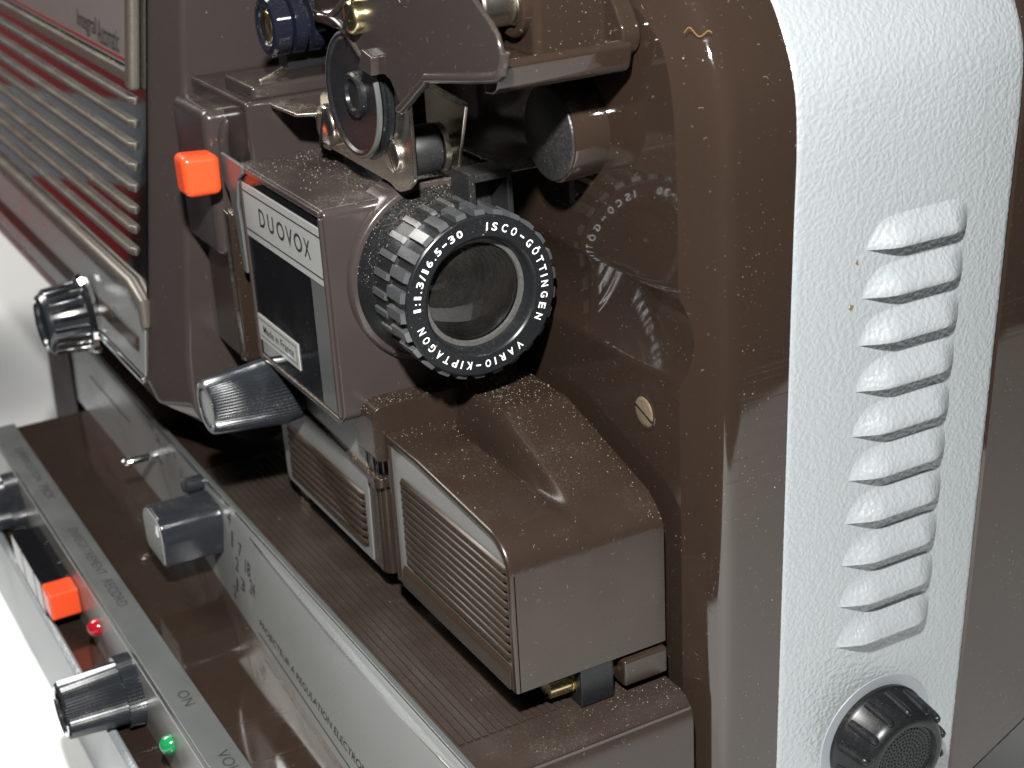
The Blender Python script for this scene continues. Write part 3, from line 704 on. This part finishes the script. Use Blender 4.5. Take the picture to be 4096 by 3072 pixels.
# ---- sound amplifier box along the near side
AMP = mk('amplifier_box', *prism([(-121.6, -199.9), (-60, -199.9), (-60, -136.2), (-111.2, -136.2), (-111.2, -163), (-121.6, -163)], 'x', -312, 60), 'brown', ROOT, bevel=.5, angle=40)
AS = mk('amplifier_top_strip', *prism([(-112.0, -136.6), (-100.6, -136.6), (-100.8, -134.6), (-111.6, -134.6)], 'x', -313, 60.5), 'brushed', AMP, bevel=.35, angle=40)
mk('amplifier_front_strip', *prism([(-112.1, -162.6), (-111.0, -162.6), (-111.0, -137.4), (-112.1, -137.4)], 'x', -312.5, 60), 'inlay', AMP, bevel=.2)
mk('amplifier_edge', *prism([(-124.4, -199.8), (-121.4, -199.8), (-121.4, -161.2), (-122.6, -160.4), (-124.4, -161.6)], 'x', -312.5, 60), 'hammer', AMP, bevel=.4)
AT = lambda x, y: (x, y, -134.55)
for s_, x0, x1, h in (('SUPERPOSITION', -285.5, -248, 3.2), ('PICK', -243, -228, 3.4), ('ENREGISTREMENT', -199, -157, 3.4), ('RECORD', -152, -131, 3.6), ('ON', -69, -60, 3.6), ('VOLUME', -32, -8, 3.6)):
    xm = (x0 + x1) / 2
    lettering(s_, lambda u, w, xm=xm: AT(xm + u, -105.6 + w), x1 - x0, h, 'black_ink', AS)
def ampknob(x, z):
    c = (x, -112, z)
    o = mk('amplifier_knob', *lathe([(0, 12.2), (-5.5, 12.0), (-5.6, 10.6), (-24.5, 9.4), (-25.4, 8.6), (-25.2, 7.4), (-24, 7.0), (-24, 0)], 'y', c, 120, lambda k, n: 1 + .02 * (1 if k % 2 else -1)), 'knob', ROOT, angle=25)
    mk('bright_rim', *lathe([(-25.2, 8.9), (-25.6, 8.2), (-25.1, 7.2)], 'y', c, 48), 'chrome', o)
    mk('pointer_line', *box(x - .5, x + .5, -136.9, -112.4, z + 9.8, z + 11.4), 'white_ink', o, bevel=.2)
    return o
ampknob(-104, -150.5); ampknob(-268, -150)
for i, (x0, x1, mt) in enumerate(((-231, -214.4, 'black_gloss'), (-213.6, -195.4, 'black_gloss'), (-194.6, -183.8, 'black_gloss'), (-183.2, -172, 'orange'))):
    mk('red_record_key' if mt == 'orange' else 'black_key', *box(x0, x1, -123.4, -112.2, -156 if mt == 'orange' else -160, -145.4), mt, ROOT, bevel=.9 if mt == 'orange' else .5, seg=3)
for x, mt, nm in ((-148, 'red_led', 'red_lamp'), (-65.2, 'green_led', 'green_lamp')):
    mk(nm, *lathe([(0, 3.2), (-1.6, 3.1), (-3.0, 2.3), (-3.8, 1.2), (-4.0, 0)], 'y', (x, -112.1, -149.6), 32), mt, ROOT, angle=60)

# ---- film guide assembly above the lens
pl1 = roundpoly([(-74, 44), (-74.5, 29), (-70.5, 28.4), (-29, 27.2), (-24.5, 25.6), (-18.3, 27.2), (-13.2, 30.8), (-13.0, 52), (-20, 60), (-60, 62), (-66, 46)], [2, 2, 2, 3, 3, 2, .8, .5, .5, 1, 1], 4)
GP = mk('guide_plate', *prism(pl1, 'y', -37.2, -36.0), 'steel', ROOT, bevel=.25, angle=40)
pl2 = roundpoly([(-38, 26.5), (-31, 24.8), (-26, 25.4), (-21, 28.4), (-13.6, 48.6), (-38, 49)], [1, 2, 2, 1, .6, .6], 4)
mk('guide_plate', *prism(pl2, 'y', -20.6, -19.4), 'steel', ROOT, bevel=.25, angle=40)
mk('guide_web', *prism([(-37, 60), (-19.6, 48), (-19.4, 49), (-37, 61.2)], 'x', -52, -14.2), 'steel', GP)
mk('guide_tab', *prism([(-98, -45), (-88, -47), (-72, -46), (-67, -37), (-72, -36.4), (-92, -38)], 'z', 38.6, 39.7), 'steel', GP, bevel=.3)
mk('guide_tab', *prism([(-37, 46), (-45.5, 43.2), (-46.5, 45.2), (-37, 48.4)], 'x', -99, -97.9), 'steel', GP, bevel=.25)
mk('guide_tab', *prism([(-76, -37), (-76, -31), (-71, -31), (-71, -37)], 'z', 27.4, 28.4), 'steel', GP, bevel=.2)
screw('guide_screw', 'y', (-65.6, -37.1, 36.4), 6.2, 3.6, 'steel', ROOT, slot_ang=1.1, dome=.2)
screw('guide_screw', 'y', (-24.4, -37.1, 36.0), 4.9, 1.7, 'steel', ROOT, slot_ang=2.2, dome=.05)
RC = (-25, 0, 35.8)
rr = mk('rubber_roller', *lathe([(-34.8, 4.2), (-33.8, 6.4), (-33.2, 6.8), (-25.6, 6.8), (-25.2, 6.3), (-24.8, 4)], 'y', RC, 48), 'black_rubber', ROOT, angle=40)
mk('roller_washer', *lathe([(-35.9, 3), (-35.6, 5.8), (-34.6, 5.8), (-34.4, 3)], 'y', RC, 48), 'steel', rr)
mk('roller_washer', *lathe([(-24.9, 3), (-24.6, 6.6), (-23.0, 6.8), (-22.8, 3), (-20, 3)], 'y', RC, 48), 'steel', rr)
# sprocket disc
dc = (-39.5, -38.0, 50.2)
SD = mk('sprocket_disc', *lathe([(1.2, 15), (.6, 18.0), (-.4, 18.2), (-.9, 17.6), (-1.1, 16.6), (-1.8, 16.6), (-2.6, 17.3), (-3.4, 17.3), (-3.9, 16.9), (-3.9, 15.8), (-3.2, 15.2), (-2.0, 6.4), (-3.2, 6.2), (-3.8, 5.6), (-3.7, 4.4), (-2.8, 4.0), (-2.8, 0)], 'y', dc, 96), 'black', ROOT, angle=28)
mk('bright_flange', *lathe([(-2.7, 17.4), (-3.5, 17.4), (-3.95, 17.0), (-3.97, 16.6)], 'y', dc, 96), 'brushed', SD)
mk('fine_grooves', *lathe([(-3.22 + .045 * k - (.05 if k % 2 else 0), 15.0 - .31 * k) for k in range(28)], 'y', dc, 96), 'black', SD, angle=10)
# grooved blue-black roller in front of the rear housing
rc = (-85, 0, 63.2)
gp = []
y = -47.4
gp = [(-46.6, 0), (-46.6, 5.2), (-47.4, 5.6), (-47.9, 6.6), (-47.6, 8.2), (-46.8, 8.9)]
for k in range(4):
    y0 = -46.6 + k * 5.4; gp += [(y0 + 3.4 if k else y0 + 4.0, 8.9), (y0 + 3.9 if k else y0 + 4.5, 6.6), (y0 + 5.0, 6.6), (y0 + 5.4, 8.9)]
gp += [(-22, 8.9), (-22, 4), (-10, 4)]
GR = mk('grooved_roller', *lathe(gp, 'y', rc, 64), 'roller', ROOT, angle=30)
screw('roller_screw', 'y', (-85, -46.8, 63.2), 4.9, .8, 'brass', GR, slot_ang=1.3, dome=.2) if False else mk('roller_screw', *lathe([(-46.5, 5.0), (-47.2, 4.6), (-46.6, 2.6), (-46.7, 0)], 'y', rc, 12), 'brass', GR, angle=10)
mk('roller_arm', *box(-96, -88, -40.6, -10, 48.8, 55.4), 'black', ROOT, bevel=.4)
mk('roller_axle', *lathe([(-30, 3), (-8, 3)], 'y', (-92, 0, 58), 20), 'black', ROOT)

# ---- hood over the film path
hb = roundpoly([(-70, 66), (36, 66.2), (40.6, 69.5), (41.0, 73.5), (36.5, 80.5), (26, 92), (10, 102), (-70, 104)], [1, 4, 2.5, 3, 5, 4, 4, 1], 6)
tray = prism(roundpoly([(-38.5, 65.2), (-1, 65.2), (-1, 73), (-6, 70.4), (-9.5, 69.4), (-38.5, 69.0)], [1.5, 0, 0, 3, 3, .6], 4), 'x', -70, 37.5)
lip = prism(roundpoly([(34, 63.2), (39.6, 63.6), (41.4, 70.4), (40.2, 71.6), (38.2, 71.4), (35, 69)], [1, 4.5, 1.4, .8, 1, 0], 6), 'y', -39.5, -3)
side = prism(hb, 'y', -5.5, -.3)
HB = mk('hood_body', *tray, 'brown', ROOT, bevel=.5, seg=2, angle=50)
mk('hood_lip', *lip, 'brown', HB, bevel=.8, seg=3, angle=50)
mk('hood_side', *side, 'brown', HB, bevel=2.2, seg=4, angle=50)
mk('hood_back', *box(-70, 33.5, -25, -4, 68, 108), 'brown', HB, bevel=2.2, seg=4)
mk('hood_back', *box(-70, 8, -38, -20, 68, 108), 'brown', HB, bevel=1)
hp = [(-6.8, 52.6), (9.5, 63.4), (44.5, 69.3), (47.6, 72.6), (48.2, 75), (46.3, 78.9), (42.8, 81.6), (38.3, 84.1), (30, 89), (0, 100), (-28, 100), (-34, 78), (-41.5, 72.4), (-48.5, 70.4), (-47, 68.8), (-36.6, 67.2), (-30, 62.9), (-27.4, 62.2), (-20.4, 63.0), (-19.2, 59.2), (-16, 59.8), (-12.3, 58.9), (-9.2, 55.6)]
HP = mk('hood_plate', *prism(hp, 'y', -42.2, -40.8), 'brown_paint', ROOT, bevel=.5, seg=3, angle=60)
mk('plate_lip', *tube(smoothpath([(-8.2, -41.9, 52.6), (-6, -41.9, 53.0), (8.2, -41.9, 62.2), (11.5, -41.9, 63.4), (43.6, -41.9, 68.9), (47.2, -41.4, 71.8), (48, -41.2, 75)], 4), 1.35, 14), 'brown_paint', HP)
mk('plate_edge_roll', *tube(smoothpath([(-48.4, -42.2, 70.2), (-42, -42.3, 69.2), (-36.6, -42.2, 66.9), (-30, -42.0, 62.7), (-27, -41.8, 61.8)], 4), .9, 10), 'brown_paint', HP)
mk('plate_edge_roll', *tube(smoothpath([(-48.4, -42.2, 70.2), (-41.5, -42.3, 73.4), (-34, -42.2, 79), (-31, -42.2, 88)], 4), .9, 10), 'brown_paint', HP)
mk('plate_tab', *prism(roundpoly([(-26.9, 60.2), (-19.0, 59.0), (-18.2, 64.2), (-24, 65.4)], .7), 'y', -44.4, -42.0), 'brown_paint', HP, bevel=.8, seg=3)
screw('hood_screw', 'y', (-29.0, -42.2, 72.9), 4.5, 3.2, 'brass', ROOT, slot_ang=.9, dome=.4)
mk('plate_dimple', *lathe([(0, 3.2), (-.5, 2.6), (-.5, 2.2), (-.2, 0)], 'y', (0, -42.2, 82), 24), 'brown_paint', HP, angle=60)
mk('chrome_spindle', *lathe([(-4, 0), (-4, 5.0), (-3.4, 5.5), (6, 5.5)], 'y', (23.5, -31.5, 81.2), 40), 'steel', ROOT)
mk('screw_collar', *lathe([(1, 7.2), (-1.6, 7.2), (-2.2, 6.7), (-2.2, 5.2), (-.4, 5)], 'y', (25.2, -25, 80.2), 48), 'brown', ROOT)
screw('hood_side_screw', 'y', (25.6, -25.3, 80.4), 4.5, 2.2, 'steel', ROOT, slot_ang=1.55, dome=.3)

# ---- lint and fibres lying on the machine
def sample(objs, n, rng):
    dg = bpy.context.evaluated_depsgraph_get(); T = []
    for o, wgt, test in objs:
        me = o.evaluated_get(dg).to_mesh(); me.calc_loop_triangles()
        for t_ in me.loop_triangles:
            a, b, c = (o.matrix_world @ me.vertices[i].co for i in t_.vertices); nn = (b - a).cross(c - a); ar = nn.length / 2
            if ar < 1e-12: continue
            T.append((ar * wgt, a, b, c, nn.normalized(), test))
    acc = []; s = 0
    for t_ in T: s += t_[0]; acc.append(s)
    import bisect
    out = []
    while len(out) < n:
        k = min(bisect.bisect_left(acc, rng.random() * s), len(T) - 1); _, a, b, c, nn, test = T[k]
        u, v_ = rng.random(), rng.random()
        if u + v_ > 1: u, v_ = 1 - u, 1 - v_
        p = a + (b - a) * u + (c - a) * v_; pm = Vector((p.x * 1000, p.y * 1000, p.z * 1000 - 200))
        if test(pm, nn): out.append((p, nn))
    return out
rng = random.Random(3)
def vis(p, n): return n.x * .8 - n.y * .45 + n.z * .4 > .1
def wallt(p, n): return -30 < p.x < 64 and -150 < p.z < 100 and p.y < 30 and vis(p, n)
def anyt(p, n): return vis(p, n) and p.x > -130
bpy.context.view_layer.update()
pts = sample([(shell, 1.2, wallt), (SH, 2.2, anyt), (SF, .9, lambda p, n: n.z > .3 and p.x > -110), (LB, .7, anyt), (HP, 1.6, lambda p, n: n.y < -.5), (HB, 2, anyt), (cover, .05, anyt), (AMP, .25, lambda p, n: n.z > .5)], 1500, rng)
v, f = [], []
for p, nn in pts:
    t1 = nn.orthogonal().normalized(); t1.rotate(Matrix.Rotation(rng.random() * 6.28, 3, nn)); t2 = nn.cross(t1)
    L_ = rng.choice([.0002, .0002, .0003, .0003, .0004, .0006, .0012]) * rng.uniform(.7, 1.3); w_ = rng.uniform(.00003, .00006); cur = rng.uniform(-.9, .9); ns = 5
    i0 = len(v)
    for k in range(ns + 1):
        s_ = k / ns - .5
        c_ = p + t1 * (s_ * L_) + t2 * (cur * L_ * (s_ * s_ - .1) * 1.6 + rng.uniform(-.00003, .00003)) + nn * (.00006 + .00008 * rng.random())
        v.append(c_ + t2 * w_ * .5); v.append(c_ - t2 * w_ * .5)
    for k in range(ns): f.append((i0 + 2 * k, i0 + 2 * k + 1, i0 + 2 * k + 3, i0 + 2 * k + 2))
me = bpy.data.meshes.new('lint'); me.from_pydata(v, [], f); me.materials.append(M['lint'])
lo = bpy.data.objects.new('lint', me); link(lo, ROOT); lo['kind'] = 'stuff'
# heavier dust grains that have gathered on ledges, in corners and round the lens
def near(p, c, r): return rng.random() < math.exp(-((p.x - c[0]) ** 2 + (p.y - c[1]) ** 2) / (r * r))
def lbt(p, n): return n.z > .7 and (near(p, (-84, -40), 16) or near(p, (-60, -30), 16) or near(p, (-36, -32), 12) or rng.random() < .06)
def sht(p, n): return n.z > .5 and (near(p, (-8, -14), 17) or (p.x < -14 and rng.random() < .5) or (p.y > -7 and rng.random() < .5) or rng.random() < .05)
def sft(p, n): return n.z > .4 and (near(p, (50, -18), 17) or near(p, (58, -5), 8) or rng.random() < .03)
def znt(p, n): return n.z > .1 and p.x < -19
def s2t(p, n): return n.z > .3
kids = [o for o in COL.objects if o.parent in (S2, chp) and o.name.split('.')[0] in ('clasp', 'corner_lip', 'ridge', 'slat', 'trim_bar')]
pts = sample([(LB, 1, lbt), (SH, 1.4, sht), (SF, 1.2, sft), (ZL, 2.2, znt)] + [(o, 2.0, s2t) for o in kids if o.parent == S2] + [(o, .45, s2t) for o in kids if o.parent == chp], 5200, rng)
v, f = [], []
for p, nn in pts:
    t1 = nn.orthogonal().normalized(); t1.rotate(Matrix.Rotation(rng.random() * 6.28, 3, nn)); t2 = nn.cross(t1)
    a = rng.choice([.00007, .00008, .0001, .00013, .0002]) * rng.uniform(.7, 1.2); i0 = len(v)
    v += [p + t1 * a, p - t1 * a * .6 + t2 * a * .8, p - t1 * a * .5 - t2 * a * .9, p + nn * a * 1.1]
    f += [(i0, i0 + 1, i0 + 3), (i0 + 1, i0 + 2, i0 + 3), (i0 + 2, i0, i0 + 3)]
me = bpy.data.meshes.new('dust_grains'); me.from_pydata(v, [], f); me.materials.append(surf('dust_grain', (.24, .205, .15), .9, specks=0, settle=0))
lo = bpy.data.objects.new('dust_grains', me); link(lo, ROOT); lo['kind'] = 'stuff'
# one longer amber fibre on the shell edge
fb = smoothpath([(55.5, 3, 74.5), (56.8, 4, 75.8), (57.8, 7, 73.6), (59.6, 9, 75), (60.2, 10, 74.6)], 6)
mk('amber_fibre', *tube([(x, y * .62 - .1, z) for x, y, z in fb], .085, 6), surf('amber_fibre', (.26, .14, .035), .5, specks=0, settle=0), ROOT)

# ---- carton beyond the left edge, seen in the chrome panel
CT = bpy.data.objects.new('carton', None); COL.objects.link(CT); CT.location = W(-625, -160, -200)
CT['label'] = 'red carton with white band, mirrored in the chrome grille panel'; CT['category'] = 'carton'
def ck_(nm, x0, x1, y0, y1, z0, z1, mt):
    v, f = box(x0, x1, y0, y1, z0, z1)
    o = mk(nm, [(a + 625, b + 160, c + 200 - 200) for a, b, c in v], f, mt, CT, smooth=False); 
    return o
ck_('side_wall', -690, -560, -200, -95, -199.9, 28, 'red_card')
ck_('white_band', -690.4, -559.4, -200.6, -94.4, -75, -25, 'white_card')
ck_('white_base_band', -690.4, -559.4, -200.6, -94.4, -199.8, -122, 'white_card')
